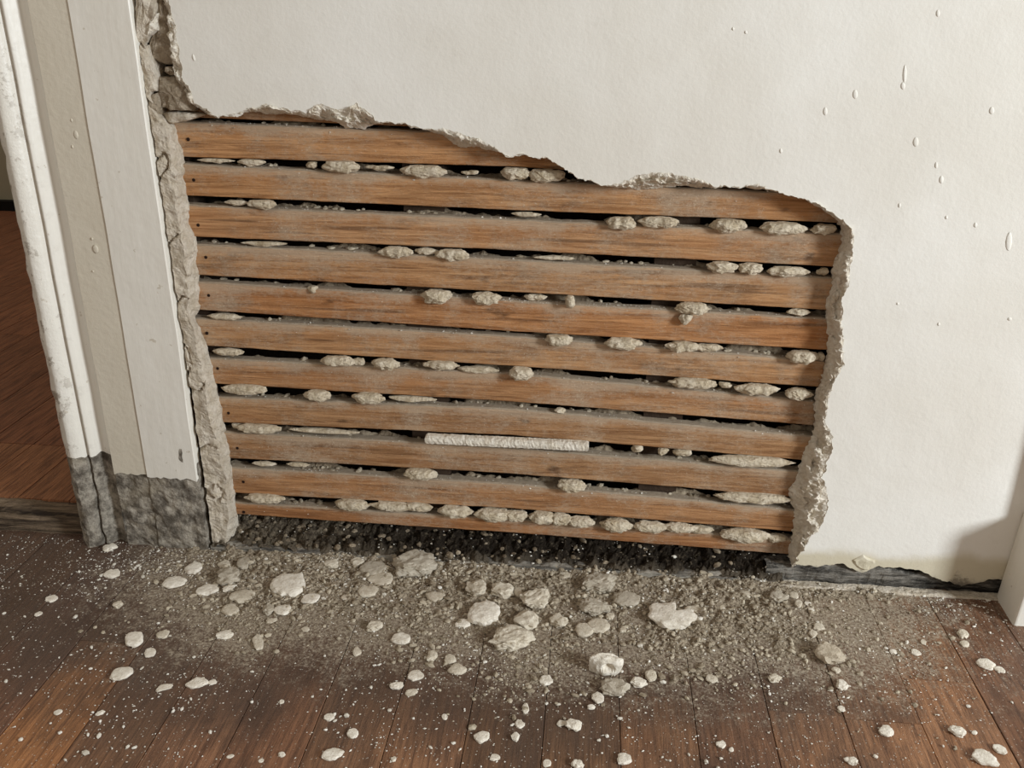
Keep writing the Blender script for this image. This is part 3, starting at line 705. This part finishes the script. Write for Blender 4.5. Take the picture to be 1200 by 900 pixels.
def piece(x, y, wd, ht, tint, kind, seed, name):
    base = G(x, y); dist = (base-CO).length; s = dist/F; v = (base-CO).normalized(); sE = -v.z; cE = math.sqrt(1-sE*sE)
    t_ = min(wd, ht)*s*(.32 if kind != 'lump' else .5)
    if kind == 'chunk_hole': t_ = .022
    dp = max(.55*wd*s, (ht*s-t_*cE*.7)/sE)
    if kind == 'chunk_hole': dp = .016
    c0 = G(x, y, t_*.45); rx, ry, rz = wd*s/2*1.0, dp/2*.98, t_/2
    V, Fc = (I4 if wd > 30 else I3 if wd > 9 else I2); vs = []
    ang = math.atan2(v.y, v.x)-math.pi/2; z0 = max(0, .6*heap_z(c0.x, c0.y))
    rot = seed*1.7
    pr_ = random.Random(int(seed*1000)); nv = pr_.randint(6, 9); off = pr_.random()*6.28
    pv = [(math.cos(off+(k+pr_.uniform(-.3, .3))*math.tau/nv)*q_, math.sin(off+(k+pr_.uniform(-.3, .3))*math.tau/nv)*q_) for k in range(nv) for q_ in (pr_.uniform(.86, 1.14),)]
    def outline(a):
        cx, cy = math.cos(a), math.sin(a); best = 1.3
        for (ax, ay), (bx_, by_) in zip(pv, pv[1:]+pv[:1]):
            ex, ey = bx_-ax, by_-ay; den = cx*ey-cy*ex
            if abs(den) < 1e-9: continue
            tt = (ax*ey-ay*ex)/den; uu = (ax*cy-ay*cx)/den
            if tt > 0 and -.001 <= uu <= 1.001: best = min(best, tt)
        return best
    for p in V:
        a = math.atan2(p.y, p.x); r = math.hypot(p.x, p.y)
        r = r**.7; zz_ = math.copysign(abs(p.z)**(.55 if kind != 'lump' else .8), p.z)
        q = Vector((math.cos(a)*r, math.sin(a)*r, zz_))
        om = (outline(a)*.8+.24)*(1+.10*noise.noise(Vector((math.cos(a)*1.1+seed, math.sin(a)*1.1, seed*.3))))+.09*noise.noise(Vector((math.cos(a)*3.5+seed, math.sin(a)*3.5, 2)))
        if kind == 'flake_notch':
            da = abs(((a-1.1+math.pi) % math.tau)-math.pi); om *= 1-.62*sm(.42, .12, da)
        q.x *= om; q.y *= om
        fz = 1+(.30 if kind == 'lump' else .14)*nz(q.x*.9+seed, q.y*.9, q.z*.4, 2.2, 4)
        if kind == 'lump':
            fz *= 1-.16*(1-sm(0, .12, abs(noise.noise(q*1.8+Vector((seed, 1, 0))))))
        q = q*fz
        if kind == 'chunk_hole' and q.y < 0:
            d_ = math.hypot(q.x-.15, q.z-.15); q.y += .9*sm(.5, .1, d_)
        loc = Vector((q.x*rx, q.y*ry, max(q.z, -.8)*rz+.8*rz))
        ca, sa = math.cos(ang), math.sin(ang)
        vs.append(Vector((loc.x*ca-loc.y*sa, loc.x*sa+loc.y*ca, loc.z)))
    o = mesh(name, vs, Fc, DEB, None, False, tint)
    o.location = (c0.x, c0.y, z0-.0004); return o
marks = []
for i, (x, y, wd, ht, tn, mk, lab, kd) in enumerate(BIG):
    nm = 'plaster_lump' if kd == 'lump' else 'plaster_chunk' if kd == 'chunk_hole' else 'plaster_flake'
    o = piece(x, y, wd, ht, tn, kd, i*2.31+1, nm); tag(o, lab, 'debris', 'fallen plaster pieces on the floor'); marks.append((x, y, mk))
used = {}
rows_ = []
for i, (x, y, wd, ht, tn) in enumerate(SM):
    bx, by, mk = min(marks, key=lambda q: (q[0]-x)**2+((q[1]-y)*1.4)**2); dx, dy = x-bx, (y-by)*1.4
    d = ('right of' if dx > 0 else 'left of') if abs(dx) > abs(dy)*1.2 else ('in front of' if dy > 0 else 'behind')
    rows_.append((mk, d, math.hypot(dx, dy), i)); used.setdefault((mk, d), []).append((math.hypot(dx, dy), i))
ordw = ['nearest', 'second nearest', 'third nearest', 'fourth nearest', 'fifth nearest', 'sixth nearest', 'seventh nearest', 'eighth nearest', 'ninth nearest']
for (mk, d), lst in used.items():
    lst.sort()
    for r, (_, i) in enumerate(lst):
        x, y, wd, ht, tn = SM[i]; tw = ['white', 'pale', 'grey'][tn]; nm = 'plaster_pebble' if wd >= 12 else 'plaster_crumb'; kw = 'pebble' if wd >= 12 else 'crumb'
        o = piece(x, y, wd, ht, [PALE, MID, GREY][tn], 'flake' if i % 3 else 'lump', i*1.91+.5, nm)
        lab = f'{tw} plaster {kw} {d} the {mk}' if len(lst) == 1 else f'{tw} {kw} {d} the {mk}, {ordw[r]} to it'
        tag(o, lab, 'debris', 'small plaster pebbles and crumbs on the floor')
